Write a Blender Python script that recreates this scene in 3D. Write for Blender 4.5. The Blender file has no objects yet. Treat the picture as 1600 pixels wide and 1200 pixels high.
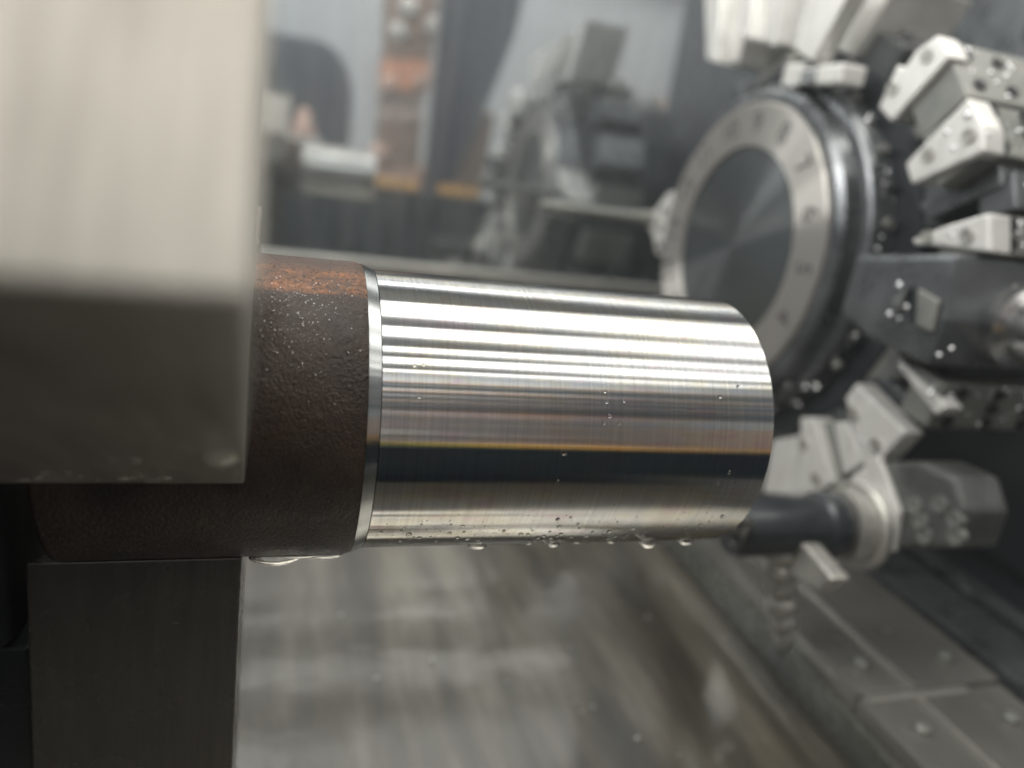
import bpy, bmesh, math, random
from mathutils import Vector, Matrix, noise
random.seed(7)
SC = bpy.context.scene
COL = SC.collection
PI = math.pi

# ------------------------------------------------------------------ camera
cam_d = bpy.data.cameras.new('camera')
cam = bpy.data.objects.new('camera', cam_d); COL.objects.link(cam)
r_, u_, f_ = Vector((0.952778, -0.270612, 0.137778)), Vector((-0.042826, 0.329436, 0.943206)), Vector((0.300632, 0.904567, -0.302290))
M4 = Matrix((( r_.x, u_.x, -f_.x, 0.0), (r_.y, u_.y, -f_.y, -0.20481), (r_.z, u_.z, -f_.z, 0.07768), (0, 0, 0, 1)))
cam.matrix_world = M4
cam_d.sensor_width = 36; cam_d.lens = 36*1155/1600
cam_d.clip_start = .005; cam_d.clip_end = 60
cam_d.dof.use_dof = True; cam_d.dof.focus_distance = .194; cam_d.dof.aperture_fstop = 5.6
SC.camera = cam

# ------------------------------------------------------------------ world, exposure
W = bpy.data.worlds.new('World'); SC.world = W; W.use_nodes = True
bg = W.node_tree.nodes['Background']
bg.inputs[0].default_value = (.60, .60, .60, 1); bg.inputs[1].default_value = .24
SC.view_settings.view_transform = 'Standard'; SC.view_settings.look = 'None'
SC.view_settings.exposure = .66; SC.view_settings.gamma = 1
SC.cycles.use_denoising = True
SC.cycles.max_bounces = 10; SC.cycles.transmission_bounces = 8; SC.cycles.glossy_bounces = 5
SC.cycles.sample_clamp_indirect = 8
SC.cycles.caustics_reflective = True; SC.cycles.caustics_refractive = False

# ------------------------------------------------------------------ lamps: the strips of the work light in the machine roof
def area(name, loc, sx, sy, L, col=(1, 1, 1), rot=(0, 0, 0)):
    d = bpy.data.lights.new(name, 'AREA'); d.shape = 'RECTANGLE'; d.size = sx; d.size_y = sy
    d.energy = L*PI*sx*sy; d.color = col
    o = bpy.data.objects.new(name, d); COL.objects.link(o); o.location = loc; o.rotation_euler = rot
    return o
LZ = .68
for k, (y0, y1, L) in enumerate(((.084, .29, 3.2), (-.142, -.040, 3.2), (-.312, -.266, 3.2), (-.462, -.392, 3.2), (-.588, -.560, 3.0))):
    area('work_light_strip', (.12, (y0+y1)/2, LZ), 1.5, y1-y0, L, (1.0, .97, .905))
area('turret_fill_light', (-.50, .10, .52), .40, .22, 9.0, (1, .98, .95), (0, math.radians(-58), math.radians(12)))  # added fill lamp, brightens the turret faces that look at the chuck
area('shop_light', (.4, -1.0, 3.1), 3.0, 1.4, 17, (1, .98, .95))
area('bar_line_fill_light', (.30, .505, .455), 1.0, .018, 4.0, (1, 1, 1), (math.radians(-35), 0, 0))  # added unseen strip, draws the thin bright line along the bar top

# ------------------------------------------------------------------ materials
def newmat(name):
    m = bpy.data.materials.new(name); m.use_nodes = True
    nt = m.node_tree; b = nt.nodes['Principled BSDF']
    return m, nt, b
def nd(nt, t, **kw):
    n = nt.nodes.new(t)
    for k, v in kw.items(): setattr(n, k, v)
    return n
def coords(nt, scale=(1, 1, 1), rot=(0, 0, 0)):
    tc = nd(nt, 'ShaderNodeTexCoord'); mp = nd(nt, 'ShaderNodeMapping')
    mp.inputs['Scale'].default_value = scale; mp.inputs['Rotation'].default_value = rot
    nt.links.new(tc.outputs['Object'], mp.inputs['Vector'])
    return mp.outputs['Vector']
def tex(nt, vec, scale, detail=4, rough=.55):
    t = nd(nt, 'ShaderNodeTexNoise'); t.inputs['Scale'].default_value = scale
    t.inputs['Detail'].default_value = detail; t.inputs['Roughness'].default_value = rough
    nt.links.new(vec, t.inputs['Vector']); return t.outputs['Fac']
def ramp(nt, fac, stops):
    r = nd(nt, 'ShaderNodeValToRGB'); e = r.color_ramp.elements
    while len(e) < len(stops): e.new(.5)
    for i, (p, c) in enumerate(stops): e[i].position = p; e[i].color = (*c, 1) if len(c) == 3 else c
    nt.links.new(fac, r.inputs['Fac']); return r.outputs['Color']
def g(v): return (v, v, v)
def bump(nt, b, fac, strength, dist):
    n = nd(nt, 'ShaderNodeBump'); n.inputs['Strength'].default_value = strength; n.inputs['Distance'].default_value = dist
    nt.links.new(fac, n.inputs['Height']); nt.links.new(n.outputs['Normal'], b.inputs['Normal']); return n
def metal(name, c0, c1, metallic, r0, r1, scale=60, stretch=(1, 1, 1), bs=.15, bd=.0004, coat=0, aniso=0):
    m, nt, b = newmat(name)
    v = coords(nt, stretch); f = tex(nt, v, scale)
    nt.links.new(ramp(nt, f, [(.3, c0), (.7, c1)]), b.inputs['Base Color'])
    nt.links.new(ramp(nt, f, [(.3, g(r0)), (.7, g(r1))]), b.inputs['Roughness'])
    b.inputs['Metallic'].default_value = metallic
    if bs: bump(nt, b, tex(nt, v, scale*2.3), bs, bd)
    if coat: b.inputs['Coat Weight'].default_value = coat; b.inputs['Coat Roughness'].default_value = .08
    if aniso: b.inputs['Anisotropic'].default_value = aniso
    return m

M = {}
M['plate'] = metal('ground_steel_plate', (.64, .635, .61), (.78, .775, .75), .4, .3, .44, 40, (1, 4, 1))
M['block'] = metal('phosphated_steel', (.20, .21, .20), (.28, .28, .26), .55, .38, .5, 70)
M['dark'] = metal('black_oxide_steel', (.10, .108, .115), (.17, .182, .192), .65, .2, .4, 50, coat=.4)
M['black'] = metal('black_steel', (.022, .026, .031), (.038, .043, .05), .3, .25, .4, 50, coat=.3)
M['block_mid'] = metal('dark_grey_steel', (.11, .115, .112), (.17, .176, .17), .6, .28, .42, 60)
M['slate'] = metal('slate_grey_paint', (.045, .053, .062), (.06, .07, .08), 0, .35, .5, 20, coat=.3)
M['bolt'] = metal('bolt_steel', (.03, .03, .033), (.06, .06, .06), .7, .3, .45, 200)
M['dew'] = metal('dull_dew', (.34, .33, .31), (.42, .41, .39), .3, .25, .35, 300, bs=0)
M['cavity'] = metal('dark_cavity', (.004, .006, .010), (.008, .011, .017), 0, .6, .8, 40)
M['chrome'] = metal('bright_round_steel', (.5, .5, .5), (.62, .62, .61), 1, .18, .3, 90)
M['wet'] = metal('wet_splash', (.42, .42, .40), (.55, .55, .53), .35, .15, .25, 300, bs=0)
M['bead'] = metal('wet_bead', (.8, .82, .85), (.9, .9, .92), .8, .16, .2, 300, bs=0)
M['sill'] = metal('bare_sheet_steel', (.42, .42, .40), (.55, .54, .50), .8, .35, .5, 30, (1, 8, 8))

def jaw_mat(name, c0, c1, rr, stretch):
    m, nt, b = newmat(name)
    v = coords(nt, stretch); f = tex(nt, v, 30, 6, .6); f2 = tex(nt, coords(nt), 60, 3)
    nt.links.new(ramp(nt, f, [(.25, c0), (.75, c1)]), b.inputs['Base Color'])
    nt.links.new(ramp(nt, f2, [(.3, g(rr-.08)), (.7, g(rr+.06))]), b.inputs['Roughness'])
    b.inputs['Metallic'].default_value = .5
    bump(nt, b, tex(nt, v, 55, 3), .35, .0003)
    return m
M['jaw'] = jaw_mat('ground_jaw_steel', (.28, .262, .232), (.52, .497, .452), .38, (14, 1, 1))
M['jaw2'] = jaw_mat('jaw_steel_painted_shade', (.13, .122, .106), (.175, .166, .146), .26, (14, 1, 1))  # same steel as the upper jaw, with shade put into a darker base

# turned bar: tool marks run round the bar, so the gloss is sharp round it and wide along it
def turned(name, r, aniso, axis='X', diff=None, dmix=.5, c0=(.66, .655, .65), c1=(.72, .715, .70), groove=1400, gs=.12, painted_irid=True, rot=0.0):
    m, nt, b = newmat(name)
    nt.nodes.remove(b)
    out = nt.nodes['Material Output']
    gl = nd(nt, 'ShaderNodeBsdfAnisotropic'); gl.distribution = 'BECKMANN' if axis == 'X' and painted_irid else 'GGX'
    gl.inputs['Roughness'].default_value = r; gl.inputs['Anisotropy'].default_value = aniso; gl.inputs['Rotation'].default_value = rot
    tg = nd(nt, 'ShaderNodeTangent', direction_type='RADIAL', axis=axis)
    nt.links.new(tg.outputs[0], gl.inputs['Tangent'])
    st = (1, .02, .02) if axis == 'X' else (1, 1, 1)
    f = tex(nt, coords(nt, (1, .01, .01)), groove, 3, .7)
    col = ramp(nt, f, [(.3, c0), (.7, c1)])
    if painted_irid:
        v = coords(nt, (1, 3.2, 3.2), (0, 0, .5)); f2 = tex(nt, v, 55, 5, .65)
        ir = ramp(nt, f2, [(.32, (1, .70, .86)), (.42, (1, .96, .76)), (.5, (1, 1, 1)), (.58, (.86, .92, 1)), (.68, (1, .80, .94))])  # rainbow sheen of the tool marks painted into the base colour
        mx = nd(nt, 'ShaderNodeMix', data_type='RGBA', blend_type='MULTIPLY'); mx.inputs[0].default_value = .48
        nt.links.new(col, mx.inputs[6]); nt.links.new(ir, mx.inputs[7]); col = mx.outputs[2]
    nt.links.new(col, gl.inputs['Color'])
    bn = nd(nt, 'ShaderNodeBump'); bn.inputs['Strength'].default_value = gs; bn.inputs['Distance'].default_value = .00003
    nt.links.new(f, bn.inputs['Height']); nt.links.new(bn.outputs[0], gl.inputs['Normal'])
    if diff:
        df = nd(nt, 'ShaderNodeBsdfDiffuse'); df.inputs[0].default_value = (*diff, 1); ms = nd(nt, 'ShaderNodeMixShader'); ms.inputs[0].default_value = dmix
        nt.links.new(gl.outputs[0], ms.inputs[1]); nt.links.new(df.outputs[0], ms.inputs[2]); nt.links.new(ms.outputs[0], out.inputs['Surface'])
    else: nt.links.new(gl.outputs[0], out.inputs['Surface'])
    return m
M['turned'] = turned('freshly_turned_steel', .18, .74, c0=(.47, .47, .465), c1=(.60, .60, .59), groove=1700)
M['chamfer'] = turned('turned_chamfer_steel', .19, .7, painted_irid=False, c0=(.44, .455, .455), c1=(.5, .515, .515))
M['face_dark'] = turned('turned_dark_face', .17, .80, c0=(.34, .36, .365), c1=(.42, .44, .445), groove=8, gs=0, painted_irid=False, diff=(.075, .085, .088), dmix=.3)
M['face_ring'] = turned('turned_bright_ring', .36, .75, c0=(.52, .505, .475), c1=(.62, .60, .57), groove=8, gs=0, painted_irid=False, diff=(.30, .292, .278), dmix=.5)

def rough_skin():
    m, nt, b = newmat('forged_skin_with_rust')
    v = coords(nt)
    lum = tex(nt, coords(nt, (1, .8, .8), (.3, .5, .2)), 1150, 5, .66); big = tex(nt, v, 60, 3); fine = tex(nt, v, 1400, 2)
    base = ramp(nt, big, [(.3, (.017, .0095, .0062)), (.7, (.044, .026, .017))])
    rust = ramp(nt, lum, [(.32, (.04, .019, .010)), (.48, (.16, .058, .02)), (.68, (.40, .17, .06))])
    # rust lies in a band along the top of the bar (object space, y up-front)
    tc = nd(nt, 'ShaderNodeTexCoord'); sp = nd(nt, 'ShaderNodeSeparateXYZ'); nt.links.new(tc.outputs['Object'], sp.inputs[0])
    at = nd(nt, 'ShaderNodeMath', operation='ARCTAN2'); ng = nd(nt, 'ShaderNodeMath', operation='MULTIPLY'); ng.inputs[1].default_value = -1
    nt.links.new(sp.outputs['Y'], ng.inputs[0]); nt.links.new(sp.outputs['Z'], at.inputs[0]); nt.links.new(ng.outputs[0], at.inputs[1])
    ad = nd(nt, 'ShaderNodeMath', operation='MULTIPLY_ADD'); ad.inputs[1].default_value = .20; nt.links.new(tex(nt, coords(nt, (.4, 1, 1)), 170, 6, .7), ad.inputs[0]); nt.links.new(at.outputs[0], ad.inputs[2])
    ramp_in = nd(nt, 'ShaderNodeMapRange'); ramp_in.inputs['From Min'].default_value = .9; ramp_in.inputs['From Max'].default_value = 1.9
    nt.links.new(ad.outputs[0], ramp_in.inputs['Value'])
    mask = ramp(nt, ramp_in.outputs[0], [(.27, g(0)), (.32, g(1)), (.40, g(.8)), (.47, g(.6)), (.53, g(1)), (.60, g(.35)), (1, g(.12))])
    pt = ramp(nt, tex(nt, coords(nt, (.7, 1, 1)), 210, 5, .7), [(.36, g(.3)), (.54, g(1))]); pm = nd(nt, 'ShaderNodeMix', data_type='RGBA', blend_type='MULTIPLY'); pm.inputs[0].default_value = 1; nt.links.new(mask, pm.inputs[6]); nt.links.new(pt, pm.inputs[7])
    mx = nd(nt, 'ShaderNodeMix', data_type='RGBA'); nt.links.new(pm.outputs[2], mx.inputs[0]); nt.links.new(base, mx.inputs[6]); nt.links.new(rust, mx.inputs[7])
    nt.links.new(mx.outputs[2], b.inputs['Base Color'])
    nt.links.new(ramp(nt, lum, [(.3, g(.22)), (.7, g(.45))]), b.inputs['Roughness'])
    b.inputs['Specular IOR Level'].default_value = .2; b.inputs['Coat Weight'].default_value = .38; b.inputs['Coat Roughness'].default_value = .03
    mm = nd(nt, 'ShaderNodeMath', operation='MULTIPLY_ADD'); mm.inputs[1].default_value = .25; nt.links.new(fine, mm.inputs[0])
    lv = nd(nt, 'ShaderNodeMath', operation='MULTIPLY'); nt.links.new(lum, lv.inputs[0]); nt.links.new(ramp(nt, tex(nt, v, 130, 3), [(.35, g(.55)), (.65, g(1.0))]), lv.inputs[1]); nt.links.new(lv.outputs[0], mm.inputs[2])
    bn = bump(nt, b, mm.outputs[0], .9, .0008); nt.links.new(bn.outputs[0], b.inputs['Coat Normal'])
    return m
M['skin'] = rough_skin()

def liquid():
    m, nt, b = newmat('clear_coolant')
    b.inputs['Base Color'].default_value = (.98, .99, .97, 1); b.inputs['Transmission Weight'].default_value = 1
    b.inputs['IOR'].default_value = 1.34; b.inputs['Roughness'].default_value = .02
    return m
M['liquid'] = liquid()

def milky():
    m, nt, b = newmat('milky_coolant')
    b.inputs['Base Color'].default_value = (.80, .79, .68, 1); b.inputs['Transmission Weight'].default_value = .3
    b.inputs['IOR'].default_value = 1.35; b.inputs['Roughness'].default_value = .06
    return m
M['milky'] = milky()
def polished():
    m, nt, b = newmat('polished_oily_steel'); nt.nodes.remove(b)
    out = nt.nodes['Material Output']
    gl = nd(nt, 'ShaderNodeBsdfGlossy'); gl.inputs['Roughness'].default_value = .03; gl.inputs[0].default_value = (.86, .89, .90, 1)
    df = nd(nt, 'ShaderNodeBsdfDiffuse'); df.inputs[0].default_value = (.21, .235, .245, 1)
    m2 = nd(nt, 'ShaderNodeMixShader')
    sm = tex(nt, coords(nt, (9, 1, 1.2)), 9, 5, .6)
    nt.links.new(ramp(nt, sm, [(.36, g(.05)), (.76, g(.22))]), m2.inputs[0])
    g2 = nd(nt, 'ShaderNodeBsdfGlossy'); g2.inputs['Roughness'].default_value = .22; g2.inputs[0].default_value = (.80, .82, .83, 1)
    m1 = nd(nt, 'ShaderNodeMixShader'); nt.links.new(ramp(nt, tex(nt, coords(nt, (14, 1, .7)), 7, 5, .65), [(.35, g(.12)), (.7, g(.5))]), m1.inputs[0])
    nt.links.new(gl.outputs[0], m1.inputs[1]); nt.links.new(g2.outputs[0], m1.inputs[2])
    nt.links.new(m1.outputs[0], m2.inputs[1]); nt.links.new(df.outputs[0], m2.inputs[2])
    nt.links.new(m2.outputs[0], out.inputs['Surface'])
    return m
M['polished'] = polished()

def wet_floor():
    m, nt, b = newmat('wet_floor_sheet')
    v = coords(nt); f = tex(nt, coords(nt, (2.2, .35, 1)), 16, 6, .6)
    nt.links.new(ramp(nt, f, [(.34, (.030, .026, .020)), (.5, (.075, .066, .050)), (.66, (.15, .135, .105))]), b.inputs['Base Color'])
    b.inputs['Roughness'].default_value = .45; b.inputs['Metallic'].default_value = .3
    b.inputs['Coat Weight'].default_value = 1; b.inputs['Coat IOR'].default_value = 1.8
    nt.links.new(ramp(nt, tex(nt, v, 9, 4), [(.35, g(.03)), (.7, g(.16))]), b.inputs['Coat Roughness'])
    n = nd(nt, 'ShaderNodeBump'); n.inputs['Strength'].default_value = .25; n.inputs['Distance'].default_value = .0022
    nt.links.new(tex(nt, v, 15, 3, .5), n.inputs['Height']); nt.links.new(n.outputs[0], b.inputs['Coat Normal'])
    return m
def tray_mat(name, c0, c1, rr):
    m, nt, b = newmat(name)
    v = coords(nt); f = tex(nt, coords(nt, (1.6, .5, 1)), 12, 6, .62); f2 = tex(nt, v, 70, 3)
    nt.links.new(ramp(nt, f, [(.32, c0), (.68, c1)]), b.inputs['Base Color'])
    nt.links.new(ramp(nt, f2, [(.3, g(rr-.08)), (.7, g(rr+.1))]), b.inputs['Roughness'])
    b.inputs['Metallic'].default_value = .85 if name.startswith('wet_pol') else .55
    bump(nt, b, tex(nt, v, 45, 5), .38, .0025)
    return m
M['tray'] = wet_floor()
M['tray_bright'] = tray_mat('wet_bright_tray', (.22, .21, .185), (.46, .44, .385), .24)
M['tray_dull'] = tray_mat('wet_dull_tray', (.10, .105, .095), (.22, .22, .20), .24)
M['tray_dark'] = tray_mat('dirty_wet_tray', (.05, .05, .048), (.19, .185, .17), .24)
M['cover'] = tray_mat('way_cover_steel', (.20, .197, .183), (.33, .325, .30), .18)

def flat(name, c, rough=.5, c2=None, scale=25):
    return metal(name, c, c2 or tuple(x*1.25 for x in c), 0, rough-.06, rough+.08, scale, bs=.05)
M['navy'] = flat('dark_navy_paint', (.022, .030, .046))
M['shopdark'] = flat('dark_slate_cabinet', (.020, .026, .032))
M['shopgrey'] = flat('shop_grey_wall', (.26, .272, .276))
M['tint_panel'] = flat('brown_tint_panel', (.30, .215, .165), .5)
M['copper'] = flat('copper_coloured_parts', (.62, .30, .18), .4)
M['brown'] = flat('brown_parts', (.24, .17, .13), .5)
M['orange'] = flat('orange_strip', (.62, .35, .11), .5)
M['yellow'] = flat('yellow_green_strip', (.42, .45, .10), .5)
M['white'] = flat('off_white_box', (.5, .49, .47), .5)
M['pinkish'] = flat('pinkish_parts', (.5, .34, .28), .5)
M['red'] = flat('red_paint', (.45, .03, .02), .4)
M['ceil'] = flat('enclosure_grey', (.66, .67, .66), .5)
M['cream'] = metal('cream_reflector', (.80, .755, .66), (.92, .87, .78), .65, .16, .26, 30, bs=.05)
M['apron'] = flat('black_apron', (.018, .027, .034), .4)
M['brass'] = metal('brass_strip', (.62, .50, .30), (.72, .60, .38), .9, .25, .4, 100)
M['ink'] = flat('engraved_black', (.07, .068, .066), .5)

# ------------------------------------------------------------------ builders
def thing(name, label, cat, loc=(0, 0, 0), group=None):
    o = bpy.data.objects.new(name, None); COL.objects.link(o); o.location = loc
    o.empty_display_size = .02
    o['label'] = label; o['category'] = cat
    if group: o['group'] = group
    return o
def wloc(o):
    v = Vector(o.location)
    while o.parent: o = o.parent; v += Vector(o.location)
    return v
def obj(name, bm, mat, parent=None, smooth=False, bevel=0, origin=None):
    """link one mesh built in world metres; its origin goes to `origin` (or the parent's)"""
    bmesh.ops.recalc_face_normals(bm, faces=bm.faces)
    if bevel:
        bmesh.ops.bevel(bm, geom=[e for e in bm.edges if len(e.link_faces) == 2 and e.calc_face_angle(0) > .5], offset=bevel, segments=2, profile=.6, affect='EDGES')
    base = wloc(parent) if parent else Vector((0, 0, 0))
    org = Vector(origin) if origin is not None else base
    bmesh.ops.translate(bm, verts=bm.verts, vec=-org)
    me = bpy.data.meshes.new(name); bm.to_mesh(me); bm.free()
    if smooth:
        for p in me.polygons: p.use_smooth = True
        if smooth == 'auto': me.set_sharp_from_angle(angle=.22)
    me.materials.append(mat)
    o = bpy.data.objects.new(name, me); COL.objects.link(o)
    if parent: o.parent = parent
    o.location = org - base
    return o
def tag(o, label=None, cat=None, group=None, kind=None):
    if label: o['label'] = label
    if cat: o['category'] = cat
    if group: o['group'] = group
    if kind: o['kind'] = kind
    return o
def box(bm, x0, x1, y0, y1, z0, z1):
    m = Matrix.Translation(((x0+x1)/2, (y0+y1)/2, (z0+z1)/2)) @ Matrix.Diagonal((abs(x1-x0), abs(y1-y0), abs(z1-z0), 1))
    bmesh.ops.create_cube(bm, size=1, matrix=m); return bm
def B(*a): return box(bmesh.new(), *a)
def prism(pts, x0, x1, bm=None):
    """outline of (y, z) points extruded along x"""
    bm = bm or bmesh.new()
    a = [bm.verts.new((x0, y, z)) for y, z in pts]; b = [bm.verts.new((x1, y, z)) for y, z in pts]
    bm.faces.new(a); bm.faces.new(b[::-1])
    for i in range(len(pts)):
        j = (i+1) % len(pts); bm.faces.new((a[i], b[i], b[j], a[j]))
    return bm
def prism_x(pts, y0, y1, bm=None):
    """outline of (x, z) points extruded along y"""
    bm = bm or bmesh.new()
    a = [bm.verts.new((x, y0, z)) for x, z in pts]; b = [bm.verts.new((x, y1, z)) for x, z in pts]
    bm.faces.new(a); bm.faces.new(b[::-1])
    for i in range(len(pts)):
        j = (i+1) % len(pts); bm.faces.new((a[i], b[i], b[j], a[j]))
    return bm
def lathe(prof, n=96, c=(0, 0), bm=None, axis='X', org=(0, 0, 0)):
    """profile of (along, radius) spun round an axis through org"""
    bm = bm or bmesh.new(); rings = []
    for a, r in prof:
        if r < 1e-6: rings.append([bm.verts.new((a, 0, 0))]); continue
        rings.append([bm.verts.new((a, r*math.cos(2*PI*k/n), r*math.sin(2*PI*k/n))) for k in range(n)])
    for p, q in zip(rings, rings[1:]):
        for k in range(n):
            l = (k+1) % n
            if len(p) == 1: bm.faces.new((p[0], q[k], q[l]))
            elif len(q) == 1: bm.faces.new((p[k], q[0], p[l]))
            else: bm.faces.new((p[k], q[k], q[l], p[l]))
    vs = [v for ring in rings for v in ring]
    if axis == 'Y': bmesh.ops.rotate(bm, verts=vs, cent=(0, 0, 0), matrix=Matrix.Rotation(PI/2, 3, 'Z'))
    if axis == 'Z': bmesh.ops.rotate(bm, verts=vs, cent=(0, 0, 0), matrix=Matrix.Rotation(-PI/2, 3, 'Y'))
    bmesh.ops.translate(bm, verts=vs, vec=org)
    return bm
def bead(bm, p, n, r, flat_=.6, seg=8):
    """a bead of liquid sitting on a surface with normal n"""
    n = Vector(n).normalized(); q = n.to_track_quat('Z', 'Y').to_matrix().to_4x4()
    mm = Matrix.Translation(Vector(p)) @ q @ Matrix.Diagonal((r*random.uniform(.85, 1.15), r*random.uniform(.85, 1.15), r*flat_, 1))
    bmesh.ops.create_uvsphere(bm, u_segments=seg*2, v_segments=seg, radius=1, matrix=mm)

# ------------------------------------------------------------------ enclosure (setting)
WY = .544
def S(name, bm, mat, **k): return tag(obj(name, bm, mat, **k), kind='structure')
S('machine_ceiling', B(-.6, 1.3, -.62, WY+.03, .70, .72), M['ceil'])
S('machine_floor', B(-.6, 1.4, -.31, WY+.05, -.262, -.252), M['tray_dull'])
S('front_sill', B(-.6, 1.4, -.42, -.312, -.255, -.042), M['apron'])
S('rear_wall', B(-.6, 1.4, WY, WY+.02, -.25, -.068), M['tray_dull'])
S('side_wall', B(1.15, 1.17, -.3, WY, -.25, .70), M['slate'])
S('shop_wall', B(-3.2, 4.2, -2.64, -2.60, -.95, 3.4), M['shopgrey'])
S('unseen_tint_panel', B(1.3, 3.9, -1.9, -1.8, -.9, .36), M['tint_panel'])  # unseen brown panel added to warm the bar's reflection
for z0, z1, mm in ((1.02, 1.10, 'shopdark'), (1.25, 1.29, 'brown'), (1.45, 1.49, 'shopdark'), (1.70, 1.80, 'brown'), (2.0, 2.04, 'shopdark'), (2.2, 2.28, 'brown')):
    S('unseen_streak_rail', B(-3.2, 4.2, -2.59, -2.50, z0, z1), M[mm])  # added out of view to put streaks into the bar's reflection
S('shop_floor', B(-2.2, 3.2, -3.2, 2.1, -.93, -.90), M['ceil'])

win = thing('polished_panel', 'polished oily rear panel mirroring the turret behind the bar', 'steel panel', (.2, WY, -.062))
obj('panel_sheet', B(-.5, 1.12, WY, WY+.006, -.048, .62), M['polished'], win)
obj('panel_edge', B(-.5, 1.12, WY-.008, WY+.016, -.066, -.0475), M['sill'], win, bevel=.002)
obj('panel_edge', B(-.5, 1.12, WY-.008, WY+.016, .6205, .66), M['sill'], win, bevel=.002)
CP, CF, CR, CU = Vector(cam.matrix_world.translation), f_, r_, u_
def sight(px, py, y):
    """where the sight line through a photo point crosses the plane at that y"""
    d = CF + CR*((px-800)/1155) + CU*((600-py)/1155)
    return CP + d*((y-CP.y)/d.y)
def hx(px, py, y=1.75): return sight(px, py, y).x
def hz(px, py, y=1.75): return sight(px, py, y).z

# thin haze volume added to veil machine and shop alike
hz_m = bpy.data.materials.new('haze_veil'); hz_m.use_nodes = True
_nt = hz_m.node_tree; _nt.nodes.remove(_nt.nodes['Principled BSDF'])
_v = nd(_nt, 'ShaderNodeVolumePrincipled'); _v.inputs['Density'].default_value = .045; _v.inputs['Color'].default_value = (.88, .93, .96, 1)
_nt.links.new(_v.outputs[0], _nt.nodes['Material Output'].inputs['Volume'])
tag(obj('haze', B(-4.2, 5.2, -4.2, 3.2, -2.0, 4.4), hz_m), kind='stuff')
# floor trays under the bar
def tray(label, x0, x1, y0, y1, zt, mat):
    return tag(obj('tray_panel', B(x0, x1, y0, y1, -.25, zt), M[mat], bevel=.002, origin=((x0+x1)/2, (y0+y1)/2, -.25)), label, 'tray panel', 'wet tray panels under the bar')
XS0, XS1, XS2 = 0.04005, 0.13825, 0.28951
tray('broad wet mirror-like floor sheet under the bar, beside the lower jaw', -.25, XS2, -.28, .541, -.200, 'tray')
tray('narrow wet floor panel right beside the way cover', XS2+.0004, .292, -.28, .541, -.1999, 'tray')
# unseen cream strips added under the bar to brighten its mirrored lower side
for y0, y1 in ((-.108, -.094), (-.086, -.045), (-.037, -.030), (-.022, .004), (.010, .016), (.019, .028)):
    S('unseen_reflector_strip', B(-.30, .288 if y1 < -.02 else .16, y0, y1, -.1990, -.1965), M['cream'])
# ------------------------------------------------------------------ the shop in front of the machine, seen mirrored in the polished rear panel
def FY(y): return 2*WY - y
def flip(bm):
    for v in bm.verts: v.co.y = 2*WY - v.co.y
    return bm
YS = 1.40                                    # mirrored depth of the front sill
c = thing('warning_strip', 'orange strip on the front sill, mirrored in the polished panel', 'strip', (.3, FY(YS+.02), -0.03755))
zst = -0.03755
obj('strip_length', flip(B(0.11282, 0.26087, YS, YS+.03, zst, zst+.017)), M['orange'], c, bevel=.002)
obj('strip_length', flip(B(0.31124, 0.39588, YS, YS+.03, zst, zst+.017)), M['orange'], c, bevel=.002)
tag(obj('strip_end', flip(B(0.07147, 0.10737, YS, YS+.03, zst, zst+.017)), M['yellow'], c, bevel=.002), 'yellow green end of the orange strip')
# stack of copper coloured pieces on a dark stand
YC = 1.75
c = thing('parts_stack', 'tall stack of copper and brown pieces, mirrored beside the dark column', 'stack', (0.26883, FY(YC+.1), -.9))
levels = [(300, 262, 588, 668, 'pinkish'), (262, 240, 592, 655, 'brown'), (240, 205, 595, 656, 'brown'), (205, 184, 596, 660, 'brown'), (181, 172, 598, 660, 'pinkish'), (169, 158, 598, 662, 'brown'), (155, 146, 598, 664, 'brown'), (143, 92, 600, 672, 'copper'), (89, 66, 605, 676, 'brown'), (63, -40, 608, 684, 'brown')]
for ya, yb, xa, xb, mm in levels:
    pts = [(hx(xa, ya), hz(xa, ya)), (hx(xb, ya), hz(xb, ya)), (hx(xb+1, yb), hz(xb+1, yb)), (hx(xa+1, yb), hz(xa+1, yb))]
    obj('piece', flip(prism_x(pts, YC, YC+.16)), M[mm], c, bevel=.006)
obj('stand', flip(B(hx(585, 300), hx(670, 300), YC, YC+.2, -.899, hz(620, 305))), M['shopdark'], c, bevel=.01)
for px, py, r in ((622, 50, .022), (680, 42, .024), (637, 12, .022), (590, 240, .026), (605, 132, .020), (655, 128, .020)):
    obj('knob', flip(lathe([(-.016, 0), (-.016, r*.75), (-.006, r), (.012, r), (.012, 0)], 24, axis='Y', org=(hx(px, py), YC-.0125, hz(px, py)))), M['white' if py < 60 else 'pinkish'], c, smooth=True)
# dark upright column standing in for the camera operator's body
c = thing('operator_figure', 'camera operator as a tall dark navy column mirrored in the panel, right of the copper stack', 'column', (hx(720, 200), FY(1.72), -.9))
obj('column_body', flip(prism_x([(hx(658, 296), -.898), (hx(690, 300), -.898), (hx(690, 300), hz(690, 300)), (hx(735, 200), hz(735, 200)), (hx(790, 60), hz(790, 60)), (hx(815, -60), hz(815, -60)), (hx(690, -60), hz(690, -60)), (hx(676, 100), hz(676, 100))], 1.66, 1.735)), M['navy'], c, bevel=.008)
obj('column_panel', flip(prism_x([(hx(705, 296), hz(705, 296)), (hx(752, 300), hz(752, 300)), (hx(772, 175), hz(772, 175)), (hx(750, 175), hz(750, 175))], 1.737, 1.76)), M['brown'], c, bevel=.004)
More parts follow.
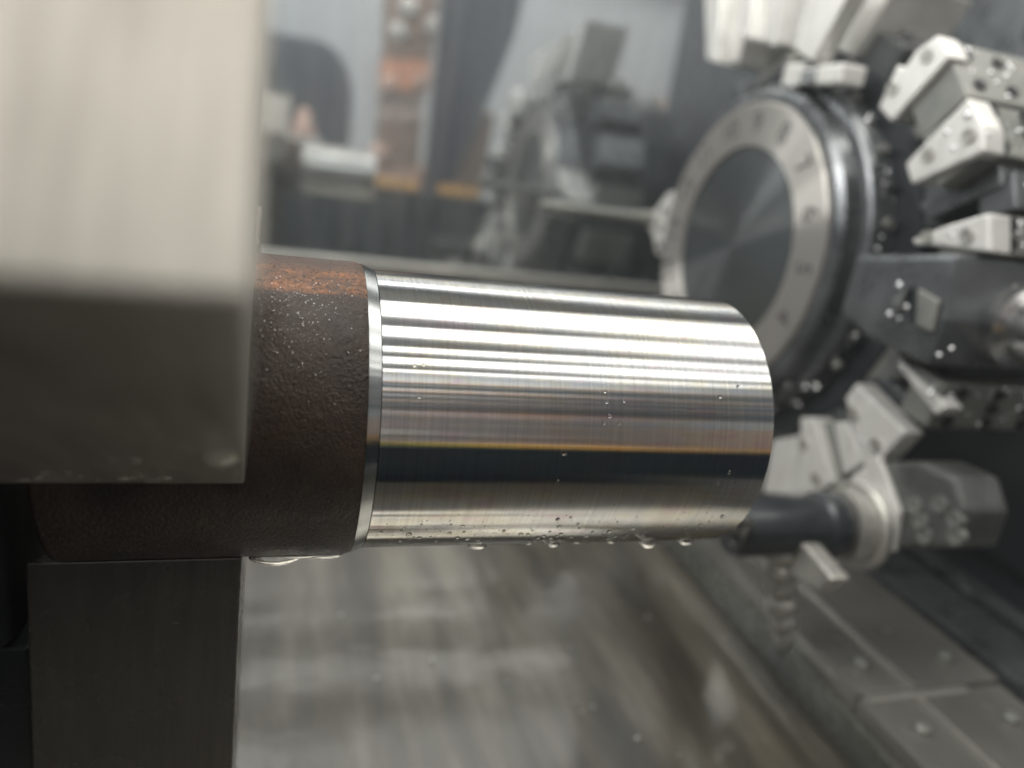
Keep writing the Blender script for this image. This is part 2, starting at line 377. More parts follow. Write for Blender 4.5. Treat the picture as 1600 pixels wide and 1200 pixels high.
# dark rounded machine
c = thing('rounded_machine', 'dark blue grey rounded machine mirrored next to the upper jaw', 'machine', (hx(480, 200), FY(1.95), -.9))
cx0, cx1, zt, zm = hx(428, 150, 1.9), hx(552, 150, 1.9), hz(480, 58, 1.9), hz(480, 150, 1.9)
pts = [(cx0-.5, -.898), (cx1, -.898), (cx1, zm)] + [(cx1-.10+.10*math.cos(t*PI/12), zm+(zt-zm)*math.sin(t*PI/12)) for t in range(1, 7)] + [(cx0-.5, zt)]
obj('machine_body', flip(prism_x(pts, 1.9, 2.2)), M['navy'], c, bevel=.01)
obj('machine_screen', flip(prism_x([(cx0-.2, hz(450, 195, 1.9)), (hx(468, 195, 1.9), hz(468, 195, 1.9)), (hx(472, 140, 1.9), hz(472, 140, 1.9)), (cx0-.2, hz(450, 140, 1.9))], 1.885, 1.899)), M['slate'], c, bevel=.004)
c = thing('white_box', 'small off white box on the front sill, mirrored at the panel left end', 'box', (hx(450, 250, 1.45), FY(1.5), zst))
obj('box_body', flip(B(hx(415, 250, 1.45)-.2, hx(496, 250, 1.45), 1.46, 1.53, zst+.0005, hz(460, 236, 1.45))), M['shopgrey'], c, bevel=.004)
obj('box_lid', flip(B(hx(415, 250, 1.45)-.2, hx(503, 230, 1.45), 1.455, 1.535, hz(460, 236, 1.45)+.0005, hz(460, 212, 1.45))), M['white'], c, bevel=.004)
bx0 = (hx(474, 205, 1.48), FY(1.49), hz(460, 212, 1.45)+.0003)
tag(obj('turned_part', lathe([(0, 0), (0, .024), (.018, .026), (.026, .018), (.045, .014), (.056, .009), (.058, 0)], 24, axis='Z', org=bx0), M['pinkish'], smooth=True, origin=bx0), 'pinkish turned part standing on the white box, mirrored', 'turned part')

# ------------------------------------------------------------------ chuck with its three jaws
ch = thing('lathe_chuck', 'three jaw lathe chuck gripping the bar, ground steel jaws', 'chuck', (-.13, 0, 0))
obj('chuck_body', lathe([(-.20, 0), (-.20, .17), (-.105, .17), (-.10, .165), (-.10, .05), (-.14, .05), (-.14, 0)], 96), M['cavity'], ch, smooth=False)
obj('dark_gap_blocker', lathe([(-.099, 0), (-.099, .075), (-.062, .062), (-.062, 0)], 64), M['cavity'], ch)  # dark cylinder added to hide the bright floor beside the bar end
def jaw(a, w, ri, ro, xi, xo, xl, mat, lip=False):
    a = math.radians(a); er = Vector((0, -math.cos(a), math.sin(a))); et = Vector((0, -math.sin(a), -math.cos(a)))
    bm = bmesh.new()
    def ring(x_in, x_out, sub):
        vs = []
        # concave seat at the inner end
        for k in range(9):
            s = -w + 2*w*k/8
            r = math.sqrt(max(.0417**2 - s*s, .034**2*0+1e-6)) if abs(s) < .0417 else .0
            r = max(r+.0002, ri)
            p = er*r + et*s; vs.append(bm.verts.new((x_in, p.y, p.z)))
        for s in (w, -w):
            p = er*ro + et*s; vs.append(bm.verts.new((x_out, p.y, p.z)))
        return vs
    R0 = ring(xl, xl, 0); R1 = ring(xi, xo, 1)
    n = len(R0)
    bm.faces.new(R0[::-1]); bm.faces.new(R1)
    for i in range(n):
        j = (i+1) % n; bm.faces.new((R0[i], R0[j], R1[j], R1[i]))

    o = obj('jaw', bm, M[mat], ch, bevel=.0006)
    # master jaw behind: wider, set back, dark
    bm = bmesh.new()
    mm = Matrix(((1, 0, 0, 0), (0, er.y, et.y, 0), (0, er.z, et.z, 0), (0, 0, 0, 1)))
    bmesh.ops.create_cube(bm, size=1, matrix=mm @ Matrix.Translation(((xl-.1002)/2-.0002, (.062+ro)/2, 0)) @ Matrix.Diagonal((abs(xl+.1002)-.0006, ro-.062, w*1.7, 1)))
    obj('jaw_step', bm, M['black'], o, bevel=.001)
    return o
jw = jaw(33, .026, .033, .158, -.0066, -.0022, -.058, 'jaw')
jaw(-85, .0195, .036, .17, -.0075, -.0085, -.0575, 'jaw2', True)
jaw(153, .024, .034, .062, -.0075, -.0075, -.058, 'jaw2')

# ------------------------------------------------------------------ the bar
bar = thing('steel_bar', 'round steel bar, freshly turned shiny end and rusty dark forged skin, held in the chuck', 'steel bar', (.03, 0, -.0417))
bm = bmesh.new(); NA = 288; xs = [-.0505 + .0012*k for k in range(60)] ; xs = [x for x in xs if x < .0187] + [.0190, .0196, .0201, .0205]
rings = []
for x in xs:
    ring = []
    for k in range(NA):
        t = 2*PI*k/NA; R = .0417
        dd = noise.noise(Vector((x*150, math.cos(t)*8, math.sin(t)*8)))*.00006 + noise.noise(Vector((x*500, math.cos(t)*26, math.sin(t)*26)))*.00007
        if x > .0188: R = .0417 - (x-.0188)*.34; dd *= .5
        ring.append(bm.verts.new((x, (R+dd)*math.cos(t), (R+dd)*math.sin(t))))
    rings.append(ring)
for p, q in zip(rings, rings[1:]):
    for k in range(NA): bm.faces.new((p[k], q[k], q[(k+1) % NA], p[(k+1) % NA]))
bm.faces.new(rings[0])
tag(obj('rough_section', bm, M['skin'], bar, smooth=True, origin=(0, 0, 0)), 'dark forged skin with a band of orange rust along the top')
obj('chamfer', lathe([(.0204, .0409), (.0205, .0413), (.0236, .04005), (.0239, .0396)], 256), M['chamfer'], bar, smooth='auto', origin=(0, 0, 0))
tag(obj('turned_section', lathe([(.0237, .0396), (.0239, .0400), (.1353, .0400), (.1357, .0396), (.1358, 0)], 256), M['turned'], bar, smooth='auto', origin=(0, 0, 0)), 'bright freshly turned steel with fine tool marks')
for p in bar.children[2].data.polygons:
    if abs(p.normal.x) > .5: p.use_smooth = False

# liquid on and under the bar
def hang(x, w, h, R, a=-90, label='clear coolant drop hanging under the turned bar'):
    """a sagging drop: a flattened bead whose lower end is pulled down"""
    a = math.radians(a); n = Vector((0, -math.cos(a), math.sin(a)))
    gv = Vector((.04, -.33, -.943)).normalized(); sx = Vector((1, 0, 0)); sy = gv.cross(sx)
    bm = bmesh.new(); bmesh.ops.create_uvsphere(bm, u_segments=32, v_segments=20, radius=1)
    base = Vector((x, 0, 0)) + n*(R-.0003)
    for v in bm.verts:
        s = (1-v.co.z)/2; k = 1-.45*s**1.5
        v.co = base + sx*(v.co.x*w*k) + sy*(v.co.y*min(w, .0026)*k) + gv*(-v.co.z*h*.5 + h*.30)
    return tag(obj('coolant_drop', bm, M['liquid'], smooth=True, origin=base), label, 'drop', 'coolant drops hanging under the bar')
for x, w, h, lab in ((0.05783, .0034, .0022, 'flat coolant drop hanging under the turned bar, nearest its chamfer'),
                     (0.08174, .0026, .0021, 'small coolant drop hanging under the middle of the turned bar'),
                     (0.11439, .0036, .0036, 'largest coolant drop hanging under the turned bar, glinting'),
                     (0.12783, .0030, .0028, 'coolant drop hanging right beside the largest drop, towards the bar end'),
                     (0.10126, .0019, .0011, 'small coolant drop just left of the largest drop'),
                     (0.08968, .0013, .0009, 'tiny coolant drop between two small drops under the bar middle'),
                     (0.07399, .0012, .0009, 'tiny coolant drop under the turned bar, left of its middle')):
    hang(x, w, h, .0400, -60, lab)
for x, w, h, lab in ((.0010, .0078, .0040, 'broad sagging coolant drop under the rough skin beside the lower jaw'),
                     (.0140, .0058, .0022, 'flat coolant drop under the rough skin near the chamfer'),
                     (.0075, .0060, .0018, 'shallow film of coolant between two drops under the rough skin')):
    hang(x, w, h, .0416, -60, lab)
def oncyl(a, x, R=.0400): a = math.radians(a); return Vector((x, -R*math.cos(a), R*math.sin(a))), Vector((0, -math.cos(a), math.sin(a)))
def drops(name, label, spec, R=.0400, fl=.55):
    bm0 = None
    for a, x, r in spec:
        p, n = oncyl(a, x, R); bm = bmesh.new(); bead(bm, p, n, r, fl)
        tag(obj(name, bm, M['liquid'], smooth=True, origin=p), label, 'bead', 'coolant beads on the turned bar')
spec = []
while len(spec) < 70:
    a = random.gauss(-38, 9); x = random.uniform(.026, .128)
    if -56 < a < -12: spec.append((a, x, random.choice((.00042, .00052, .00062, .0008))))
drops('coolant_bead', 'small clear coolant bead on the lower side of the turned bar', spec)
spec = [(29.77, 0.08252, .0005), (25.87, 0.08300, .0006), (26.37, 0.08805, .0005), (20.56, 0.08397, .0006), (17.83, 0.08238, .0005), (18.00, 0.08666, .0006),
        (5.97, 0.07189, .0007), (34.31, 0.12390, .0006), (29.72, 0.11772, .0006), (36.07, 0.03169, .0005), (36.72, 0.03393, .0005), (-1.26, 0.12300, .0006), (-6.35, 0.12029, .0005), (-5.70, 0.07146, .0005), (25.11, 0.03285, .0005)]
drops('coolant_bead', 'clear coolant bead on the front of the turned bar', spec)
bm = bmesh.new()
for k in range(420):
    a = random.gauss(-40, 11); p, n = oncyl(a, random.uniform(.026, .132))
    bead(bm, p, n, random.uniform(.00010, .00024), .5, 4)
tag(obj('fine_coolant_spray', bm, M['liquid'], smooth=True), 'fine coolant spray speckling the underside of the turned bar', 'spray', kind='stuff')

bm = bmesh.new()
for k in range(300):  # bright metal specks added to stand for glints on the wet skin
    a = random.gauss(52, 13); x = random.gauss(.0035, .007)
    if not (-.008 < x < .0185 and 12 < a < 72): continue
    p, n = oncyl(a, x, .04175); bead(bm, p, n, random.choice((.00006, .00008, .00011, .00016)), .6, 4)
tag(obj('glint_specks', bm, M['bead'], smooth=True), 'bright specks added as wet glints on the upper side of the dark forged skin', 'specks', kind='stuff')

# beads on the upper jaw
ja = math.radians(33); er = Vector((0, -math.cos(ja), math.sin(ja))); et = Vector((0, -math.sin(ja), -math.cos(ja)))
def jb(rr, x, size, label, fl=.7):
    p = er*rr + et*.026; p.x = x; bm = bmesh.new(); bead(bm, p, et, size, fl, 14)
    return tag(obj('coolant_bead', bm, M['milky' if size > .0025 else 'dew'], smooth=True, origin=p), label, 'bead', 'coolant beads on the upper jaw')
jb(.0780, -.0092, .0029, 'large round coolant bead near the lower corner of the upper jaw', .75)
for k in range(22):
    rr = .035 + abs(random.gauss(0, .022)); x = random.uniform(-.052, -.010)
    if rr < .11 and not (rr < .056 and x > -.019): jb(rr, x, random.uniform(.0007, .0019), 'small coolant bead on the shaded lower face of the upper jaw', .3)
# ------------------------------------------------------------------ the tool turret
TX, TY, TZ = .3166, .2822, .0305
tu = thing('tool_turret', 'round lathe turret with a dark face, bright numbered ring and steel tool blocks', 'tool turret', (TX, TY, TZ))
TC = (0, TY, TZ)
def pol(r, deg): t = math.radians(deg); return (TY + r*math.cos(t), TZ + r*math.sin(t))
obj('turret_face', lathe([(TX, 0), (TX, .0712), (TX+.012, .0712)], 192, org=TC), M['face_dark'], tu, origin=(TX, TY, TZ))
ring = obj('index_ring', lathe([(TX+.012, .0716), (TX-.0012, .0716), (TX-.0018, .0722), (TX-.0018, .1005), (TX-.0006, .1022), (TX+.012, .1022)], 192, org=TC), M['face_ring'], tu, origin=(TX, TY, TZ))
obj('turret_rim', lathe([(TX+.014, .1026), (TX+.001, .1026), (TX+.001, .1075), (TX+.004, .1115), (TX+.016, .1125), (TX+.0165, .1165), (TX+.018, .1185), (TX+.0215, .1195), (TX+.034, .1195)], 192, org=TC), M['dark'], tu, smooth=False, origin=(TX, TY, TZ))
# numerals on the ring
for k in range(16):
    cu = bpy.data.curves.new('numeral', 'FONT'); cu.body = str(k+1); cu.size = .021; cu.align_x = 'CENTER'; cu.align_y = 'CENTER'; cu.extrude = .0003
    to = bpy.data.objects.new('tmp', cu); COL.objects.link(to)
    me = bpy.data.meshes.new_from_object(to.evaluated_get(bpy.context.evaluated_depsgraph_get()))
    bpy.data.objects.remove(to); bpy.data.curves.remove(cu)
    deg = 180 - 22.5*(k-4); rad = math.radians(deg)
    rv = Vector((0, math.cos(rad), math.sin(rad))); nx = Vector((-1, 0, 0)); tx = rv.cross(nx)
    y, z = pol(.087, deg)
    mm = Matrix(((tx.x, rv.x, nx.x, TX-.0019), (tx.y, rv.y, nx.y, y), (tx.z, rv.z, nx.z, z), (0, 0, 0, 1)))
    mm = Matrix.Translation((-TX, -TY, -TZ)) @ mm
    me.transform(mm); me.materials.clear(); me.materials.append(M['ink']); me.name = 'numeral'
    o = bpy.data.objects.new('numeral', me); COL.objects.link(o); o.parent = ring
# polygonal body: sixteen flats
obj('turret_body', prism([pol(.140, 11.25+22.5*k) for k in range(16)], TX+.0345, TX+.15), M['black'], tu, bevel=.002)
obj('turret_neck', lathe([(TX+.1505, 0), (TX+.1505, .10), (TX+.26, .10), (TX+.26, 0)], 96, org=TC), M['black'], tu, smooth=False)
# clamp brackets on the flats between the blocks
for k in range(16):
    d = 22.5*k
    y0, z0 = pol(.136, d)
    bm = bmesh.new(); q = Matrix.Translation((TX+.068, y0, z0)) @ Matrix.Rotation(math.radians(d), 4, 'X')
    bmesh.ops.create_cube(bm, size=1, matrix=q @ Matrix.Translation((0, .004, 0)) @ Matrix.Diagonal((.062, .034, .038, 1)))
    br = obj('flat_bracket', bm, M['block' if k % 3 == 0 else 'dark'], tu, bevel=.002)
    if 60 < d < 240:
        for s in (-1, 1):
            bm = bmesh.new()
            bmesh.ops.create_cone(bm, cap_ends=True, segments=16, radius1=.0048, radius2=.0044, depth=.005, matrix=q @ Matrix.Translation((s*.018, .0235, 0)) @ Matrix.Rotation(PI/2, 4, 'X'))
            obj('screw', bm, M['chrome'], br, smooth=False)

for (pa, pb, mt) in (((0.2702, 0.15668), (0.24922, 0.14208), 'plate'), ((0.25148, 0.1525), (0.23229, 0.14156), 'chrome'), ((0.23485, 0.15398), (0.20967, 0.14161), 'plate')):
    obj('neck_collar', B(.318, .336, min(pa[0], pb[0]), max(pa[0], pb[0]), min(pa[1], pb[1]), max(pa[1], pb[1])), M[mt], tu, bevel=.002)

for k in range(32):                       # coolant ports round the rim, a bright nipple each
    d = 11.25*k + 5.6
    y, z = pol(.1196, d); q = Matrix.Translation((TX+.028, y, z)) @ Matrix.Rotation(math.radians(d), 4, 'X') @ Matrix.Rotation(-PI/2, 4, 'X')
    bm = bmesh.new(); bmesh.ops.create_cone(bm, cap_ends=True, segments=14, radius1=.0042, radius2=.0032, depth=.008, matrix=q)
    obj('coolant_port', bm, M['chrome' if k % 2 else 'block'], tu)
def centroid(pts): return (sum(p[0] for p in pts)/len(pts), sum(p[1] for p in pts)/len(pts))
def block(name, pts, x0, x1, mat, bev=.0015, label=None, parent=None):
    return tag(obj(name, prism(pts, x0, x1), M[mat], parent or tu, bevel=bev), label)
def facebolt(parent, pt, x, r=.004, mat='sill'):
    """socket screw let into a face that looks along -x"""
    obj('screw', lathe([(x-.0006, 0), (x-.0006, r*.55), (x-.0014, r*.6), (x-.0014, r), (x+.003, r)], 20, org=(0, pt[0], pt[1])), M[mat], parent)
def sidehole(parent, y, z, x, ny, nz, r=.004, mat='bolt'):
    """screw on a face whose normal is (0, ny, nz)"""
    q = Vector((0, ny, nz)).to_track_quat('Z', 'Y').to_matrix().to_4x4()
    bm = bmesh.new(); bmesh.ops.create_cone(bm, cap_ends=True, segments=18, radius1=r, radius2=r*.92, depth=.002, matrix=Matrix.Translation((x, y, z)) @ q)
    obj('screw', bm, M[mat], parent)

# every clamp wedge and tool block: its outline in the plane of the turret face, then its depth
XA = TX
plates = [
 ('clamp_wedge', [(0.26416, 0.16574), (0.23991, 0.15555), (0.2159, 0.19902), (0.25898, 0.2054)], XA, XA+.014, 'plate', 'bright wedge at the top of the turret'),
 ('tool_block', [(0.26452, 0.17168), (0.23949, 0.16282), (0.21679, 0.20446), (0.25878, 0.21067)], XA+.03, XA+.09, 'plate', None),
 ('tool_block', [(0.41139, 0.22795), (0.38091, 0.16642), (0.36124, 0.16236), (0.38144, 0.22352)], XA+.002, XA+.05, 'plate', None),
 ('tool_block', [(0.40413, 0.22938), (0.38495, 0.17951), (0.35318, 0.16311), (0.35142, 0.18051), (0.36981, 0.2243)], XA+.014, XA+.06, 'plate', None),
 ('clamp_wedge', [(0.34832, 0.21862), (0.331, 0.1774), (0.32043, 0.17649), (0.33207, 0.21621)], XA, XA+.014, 'plate', 'narrow bright wedge at the top of the turret'),
 ('tool_block', [(0.35387, 0.22194), (0.34047, 0.17958), (0.31889, 0.17602), (0.32335, 0.21742)], XA+.014, XA+.06, 'plate', None),
 ('clamp_wedge', [(0.29683, 0.17196), (0.28623, 0.17027), (0.29094, 0.21013), (0.3019, 0.21175)], XA, XA+.014, 'plate', None),
 ('clamp_wedge', [(0.16925, 0.12737), (0.1564, 0.11989), (0.12842, 0.15157), (0.14107, 0.16286), (0.15298, 0.15574), (0.15774, 0.14705), (0.1636, 0.14999)], XA, XA+.014, 'plate', 'bright stepped wedge at the upper right of the turret'),
 ('tool_block', [(0.16743, 0.12101), (0.15165, 0.11981), (0.12794, 0.14457), (0.14031, 0.1533)], XA+.014, XA+.10, 'block', None),
 ('clamp_wedge', [(0.13747, 0.09836), (0.12894, 0.08829), (0.09067, 0.10671), (0.09545, 0.11803), (0.10967, 0.13164)], XA, XA+.014, 'plate', None),
 ('tool_block', [(0.13889, 0.07927), (0.12923, 0.071), (0.09038, 0.09311), (0.09762, 0.10426)], XA+.018, XA+.10, 'dark', None),
 ('clamp_wedge', [(0.118, 0.0607), (0.11531, 0.05841), (0.09903, 0.06034), (0.07002, 0.06197), (0.07689, 0.07962), (0.09827, 0.07076)], XA, XA+.014, 'plate', None),
 ('clamp_wedge', [(0.12656, -0.0229), (0.13175, -0.03425), (0.11914, -0.04928), (0.10349, -0.06463), (0.09784, -0.06353), (0.08407, -0.03611)], XA, XA+.014, 'plate', None),
 ('tool_block', [(0.13986, -0.02424), (0.12557, -0.01778), (0.08769, -0.02749), (0.09734, -0.0397)], XA+.018, XA+.10, 'dark', None),
 ('clamp_wedge', [(0.10612, -0.00622), (0.10166, -0.00333), (0.06832, -0.01558), (0.0733, -0.02168)], XA+.004, XA+.016, 'plate', None),
 ('clamp_wedge', [(0.16372, -0.05909), (0.1517, -0.0543), (0.12252, -0.08494), (0.13855, -0.10177), (0.14701, -0.103)], XA, XA+.014, 'plate', None),
 ('tool_block', [(0.15852, -0.05806), (0.14517, -0.05482), (0.11906, -0.07689), (0.12968, -0.0872)], XA+.006, XA+.05, 'block', None),
 ('clamp_wedge', [(0.13712, -0.0518), (0.12574, -0.04638), (0.10517, -0.06303), (0.11681, -0.07669)], XA+.001, XA+.013, 'plate', None),
 ('tool_block', [(0.20101, -0.09086), (0.17715, -0.07683), (0.16079, -0.11337), (0.1966, -0.12945)], XA+.014, XA+.06, 'plate', None),
]
for nm, pts, x0, x1, mt, lab in plates:
    o = block(nm, pts, x0, x1, mt, label=lab)
    c = centroid(pts)
    if nm == 'clamp_wedge' and len(pts) > 4:
        d = Vector((c[0]-TY, c[1]-TZ)).normalized()
        for s in (-.012, .012): facebolt(o, (c[0]+d.x*s, c[1]+d.y*s), x0, .0038)
# outer cheeks: the long sides of the blocks that run back from the face, drilled for screws
cheek_spots = []
def cheek(p0, p1, x0, x1, th, mat, n=(5, 3), nm='tool_block'):
    (ya, za), (yb, zb) = p0, p1
    d = Vector((yb-ya, zb-za)); L = d.length; d.normalize(); nv = Vector((d.y, -d.x))
    if nv.dot(Vector((ya-TY, za-TZ))) < 0: nv = -nv
    pts = [(ya, za), (yb, zb), (yb-nv.x*th, zb-nv.y*th), (ya-nv.x*th, za-nv.y*th)]
    o = block(nm, pts, x0, x1, mat)
    for k in range(40):
        s = random.uniform(.05, .95)*L; cheek_spots.append(((random.uniform(x0+.004, x1-.004), ya+d.x*s+nv.x*.0002, za+d.y*s+nv.y*.0002), (0, nv.x, nv.y)))
    for i in range(n[0]):
        for j in range(n[1]):
            if (i*7+j*3) % 5 == 4: continue
            s = L*(j+.5)/n[1]; x = x0+.012+(x1-x0-.02)*i/max(1, n[0]-1)
            sidehole(o, ya+d.x*s+nv.x*.0006, za+d.y*s+nv.y*.0006, x, nv.x, nv.y, .0036)
    return o
cheek((0.14142, 0.16163), (0.11328, 0.13282), XA+.004, XA+.11, .03, 'block', (5, 2))
cheek((0.1118, 0.13099), (0.09265, 0.10677), XA+.004, XA+.11, .03, 'block', (5, 3))
cheek((0.08886, 0.10046), (0.08069, 0.08314), XA+.02, XA+.11, .02, 'dark', (3, 2))
cheek((0.07924, 0.07973), (0.0723, 0.06192), XA+.004, XA+.11, .03, 'block', (4, 2))
cheek((0.07482, -0.00546), (0.07827, -0.03069), XA+.006, XA+.13, .02, 'block', (5, 3))

# the dark holder at three o'clock with a round shank pointing out of it
eb = tag(obj('tool_holder', prism([(0.14124, 0.04741), (0.07574, 0.05928), (0.07098, 0.0279), (0.07262, 0.00401), (0.11445, 0.00587), (0.14137, 0.01346)], XA-.012, XA+.09), M['dark'], tu, bevel=.003), 'dark square holder with a bright round shank')
obj('holder_plate', prism([(0.09021, 0.03941), (0.07535, 0.03631), (0.07389, 0.02067), (0.08484, 0.02163)], XA-.015, XA-.0125), M['block'], eb, bevel=.001)
obj('holder_slot', prism([(0.09377, 0.03995), (0.08945, 0.03957), (0.08748, 0.02193), (0.09195, 0.02243)], XA-.0135, XA-.0123), M['black'], eb)
obj('holder_key', prism([(0.10283, 0.02991), (0.09509, 0.03901), (0.09461, 0.02915), (0.09817, 0.02491)], XA-.017, XA-.0125), M['chrome'], eb, bevel=.001)
ey, ez, ex = 0.08979, 0.02788, .349
obj('shank_collar', lathe([(0, .034), (-.004, .036), (-.008, .034), (-.010, .029), (-.010, .0)], 64, axis='Y', org=(ex, ey, ez)), M['black'], eb, smooth=False)
obj('round_shank', lathe([(.0, .023), (-.012, .024), (-.016, .020), (-.024, .020), (-.027, .0155), (-.165, .0150), (-.166, 0)], 64, axis='Y', org=(ex, ey, ez)), M['chrome'], eb, smooth=False)

# boring bar holder at the bottom
by, bz = .0900, -.0945
ib = tag(obj('tool_holder', prism([(0.09251, -0.05713), (0.0697, -0.04577), (0.04908, -0.04444), (0.03771, -0.05793), (0.037, -0.07717), (0.0684, -0.09616), (0.08483, -0.08363)], XA, XA+.030), M['block_mid'], tu, bevel=.003), 'grey bolted holder carrying the boring bar')
for p in [(0.05745, -0.07458), (0.04072, -0.06377), (0.05277, -0.08002), (0.03717, -0.07088), (0.0641, -0.06861), (0.05057, -0.06065)]: facebolt(ib, p, XA, .0044, 'block')
obj('holder_plate', prism([(0.10644, -0.07286), (0.09299, -0.05351), (0.06869, -0.07483), (0.06469, -0.09624), (0.08851, -0.10832), (0.10248, -0.09326)], XA-.004, XA-.0003), M['plate'], ib, bevel=.001)
obj('holder_flange', lathe([(XA-.0045, 0), (XA-.0045, .0245), (XA-.008, .025), (XA-.010, .0235), (XA-.010, 0)], 72, org=(0, by, bz)), M['sill'], ib, smooth=False)
obj('bar_collar', lathe([(XA-.0102, .0), (XA-.0102, .0205), (XA-.020, .020), (XA-.022, .0)], 64, org=(0, by, bz)), M['sill'], ib, smooth=False)
bb = obj('boring_bar', lathe([(XA-.022, .017), (XA-.026, .0185), (XA-.034, .0185), (XA-.036, .0165), (XA-.048, .0160), (.232, .0155), (.2295, .0145), (.229, .012), (.229, 0)], 64, org=(0, by, bz)), M['black'], ib, smooth=False)
obj('insert', B(.2255, .2315, by-.013, by-.001, bz+.002, bz+.0125), M['chrome'], bb, bevel=.001)
tag(obj('coolant_drop', lathe([(.2215, 0), (.2225, .005), (.2255, .009), (.2295, .010), (.2325, .007), (.2335, 0)], 24, org=(0, by-.006, bz+.004)), M['liquid'], smooth=True, origin=(.2295, by, bz)), 'large coolant drop clinging to the tip of the boring bar', 'drop')

# the far station: a bright holder and a thin bar pointing at the spindle
fb = tag(obj('tool_holder', prism([(0.43493, 0.02797), (0.40171, 0.05906), (0.38425, 0.06282), (0.37885, 0.03966), (0.3792, 0.00761), (0.40022, 0.004), (0.41521, 0.02015)], XA+.002, XA+.05), M['plate'], tu, bevel=.002), 'bright holder on the far side with a thin boring bar')
obj('boring_bar', lathe([(.212, 0), (.212, .0042), (.30, .0046), (XA+.001, .0075), (XA+.001, 0)], 24, org=(0, *(0.42377, 0.0335))), M['block'], fb, smooth='auto')
for p in [(0.40146, 0.03009), (0.39947, 0.04268), (0.39398, 0.01306)]: facebolt(fb, p, XA+.002, .0044, 'chrome')
# wet highlights: coolant beads over turret and blocks
bm = bmesh.new()
def face_bead(px_list, x):
    for (y, z) in px_list: bead(bm, (x, y, z), (-1, 0, 0), random.uniform(.0011, .0022), .6, 5)
face_bead([(0.19962, -0.04951), (0.18218, -0.04473), (0.18372, -0.05748)], .330)
face_bead([(0.10639, 0.12327), (0.11565, 0.11497), (0.10871, 0.10746), (0.09088, 0.11461)], XA)
face_bead([(0.08172, 0.06687), (0.0901, 0.03784), (0.09565, 0.02827), (0.09744, 0.02173), (0.10431, 0.02204), (0.10385, 0.03786), (0.06751, 0.01121), (0.06181, 0.01615)], XA-.013)
face_bead([(0.09937, -0.00331), (0.07555, -0.00758), (0.07616, -0.01126), (0.09432, -0.0748), (0.12376, -0.09622), (0.10859, -0.05193)], XA-.001)
face_bead([(0.25273, 0.14132), (0.28588, 0.16943), (0.33074, 0.18088), (0.26228, 0.18118)], XA-.001)
for k in range(120):
    d = random.uniform(95, 260); dd = ((d+11.25) % 22.5) - 11.25
    r_b = .140*math.cos(math.radians(11.25))/math.cos(math.radians(dd)); xo = random.uniform(.036, .14)
    if k % 3 == 0: r_b, xo = .1196, random.uniform(.0225, .0335)
    y, z = pol(r_b, d); bead(bm, (XA+xo, y, z), (0, math.cos(math.radians(d)), math.sin(math.radians(d))), random.uniform(.0006, .0016), .6, 5)
for p, n_ in cheek_spots: bead(bm, p, n_, random.uniform(.0006, .0018), .6, 5)
tag(obj('coolant_beads', bm, M['bead'], smooth=True), 'glinting coolant beads sprayed over the turret and its tool blocks', 'beads', kind='stuff')

# carriage behind the turret
ca = thing('turret_carriage', 'dark slate carriage carrying the turret, filling the right edge', 'carriage', (.72, .40, -.25))
obj('carriage_body', B(.58, 1.0, .12, .54, -.2, .35), M['slate'], ca, bevel=.01)
obj('carriage_foot', B(.52, 1.05, -.02, .53, -.252, -.2005), M['black'], ca, bevel=.006)
obj('carriage_panel', B(.575, .5795, .20, .50, .12, .33), M['dark'], ca, bevel=.003)

# ------------------------------------------------------------------ way cover and rails
wc = thing('way_cover', 'telescopic steel way cover running diagonally below the boring bar', 'way cover', (.35, .1, -.25))
segs = [(-.28, .046, 0), (.046, .54, .003)]
for y0, y1, dz in segs:
    s = obj('cover_segment', B(.300, .400, y0, y1-.0004, -.235, -.173+dz), M['cover'], wc, bevel=.0015)
    obj('segment_seam', B(.3345, .3375, y0+.001, y1-.002, -.173+dz-.001, -.1715+dz), M['sill'], s)
    for xx in (.318, .378):
        obj('screw', lathe([(-.1735+dz, .0045), (-.1702+dz, .0042), (-.1690+dz, .003), (-.1690+dz, 0)], 18, axis='Z', org=(xx, y0+.02 if y0 > 0 else .02, 0)), M['block'], s)
    if y1 < .2:
        obj('wiper_lip', B(.302, .372, y1-.006, y1-.0006, -.1727+dz, -.1708+dz), M['sill'], s, bevel=.0006)
obj('side_skirt', B(.2935, .2995, -.28, .54, -.235, -.182), M['tray_dull'], wc, bevel=.001)
ra = thing('guide_rail', 'slate grey guide rail beside the way cover', 'guide rail', (.425, .1, -.25))
obj('rail_top', B(.404, .448, -.28, .53, -.19, -.166), M['dark'], ra, bevel=.003)
obj('rail_foot', B(.41, .44, -.28, .53, -.25, -.1905), M['black'], ra)
rb = thing('ground_rod', 'thin bright ground rod along the dark bed at the right', 'rod', (.50, .1, -.25))
obj('rod', lathe([(-.2, 0), (-.2, .009), (.5, .009), (.5, 0)], 32, axis='Y', org=(.505, 0, -.192)), M['dark'], rb, smooth=False)
obj('rod_support', B(.498, .512, -.2, .5, -.25, -.2), M['black'], rb)

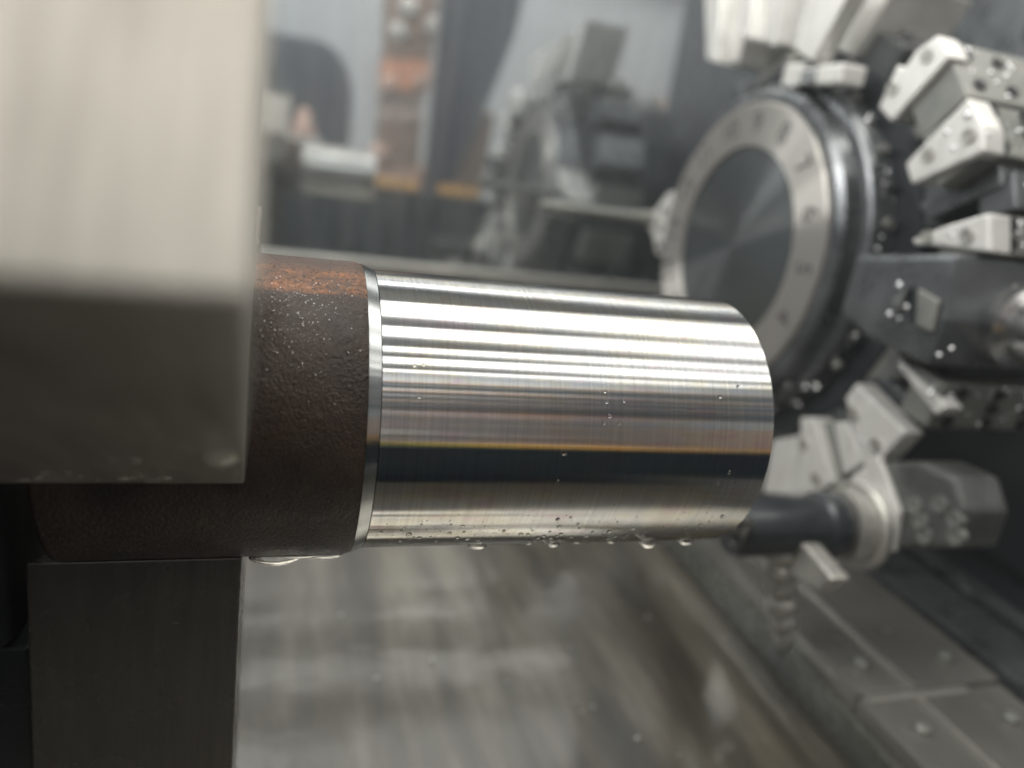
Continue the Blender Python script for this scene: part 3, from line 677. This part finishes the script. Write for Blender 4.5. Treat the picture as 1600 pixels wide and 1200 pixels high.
# segmented coolant nozzle and its fitting below the boring bar
nz = thing('coolant_nozzle', 'segmented coolant nozzle hanging under a pale fitting by the boring bar', 'coolant nozzle', (.262, .09, -.11))
nx0, ny0 = .262, .088
for k in range(6):
    z = -.108 - .0115*k; r = .0112 - .0009*k + .0008*math.sin(k*2.3)
    obj('segment', lathe([(z-.006, 0), (z-.006, r*.72), (z-.002, r), (z+.002, r), (z+.006, r*.72), (z+.006, 0)], 28, axis='Z', org=(nx0+.004*k, ny0, 0)), M['sill'], nz, smooth=True)
fit_pts = [(0.1314, -0.12488), (0.11048, -0.11015), (0.07857, -0.09471), (0.04852, -0.10016), (0.05377, -0.11104), (0.0856, -0.11854), (0.11537, -0.1299)]
fo = obj('fitting_arm', prism(fit_pts, .262, .274), M['sill'], nz, bevel=.002)
tag(obj('fitting_mark', lathe([(.2612, 0), (.2612, .0032), (.2619, .0034)], 20, org=(0, *(0.08668, -0.10613))), M['red'], fo), 'small red mark')

# chips and drops on the trays
bm = bmesh.new()
for k in range(40):
    x = random.uniform(XS1-.16, .285); y = random.uniform(-.12, .20); z = -.1985
    L = random.uniform(.0010, .0034); a = random.uniform(0, PI); cu = random.uniform(.3, 1.2); w = random.uniform(.0003, .0007)
    prev = None
    for s in range(6):
        t = s/5; th = a + cu*(t-.5)*2
        p = Vector((x + L*(t-.5)*math.cos(th), y + L*(t-.5)*math.sin(th), z + .0005*math.sin(t*PI)))
        sd = Vector((-math.sin(th), math.cos(th), .4))*w
        q = (bm.verts.new(p-sd), bm.verts.new(p+sd), bm.verts.new(p+sd+Vector((0, 0, .0004))), bm.verts.new(p-sd+Vector((0, 0, .0004))))
        if prev:
            for i in range(4): bm.faces.new((prev[i], prev[(i+1) % 4], q[(i+1) % 4], q[i]))
        else: bm.faces.new(q)
        prev = q
    bm.faces.new(prev[::-1])
tag(obj('metal_chips', bm, M['wet']), 'fine bright metal chips strewn over the dark wet tray', 'chips', kind='stuff')
bm = bmesh.new()
for k in range(18):
    x = random.uniform(-.03, .29); y = random.uniform(-.14, .22)
    bead(bm, (x, y, -.2000), (0, 0, 1), random.uniform(.0006, .0014), .2, 5)
tag(obj('coolant_splashes', bm, M['liquid'], smooth=True), 'coolant splashes beaded over the wet floor panels', 'splashes', kind='stuff')
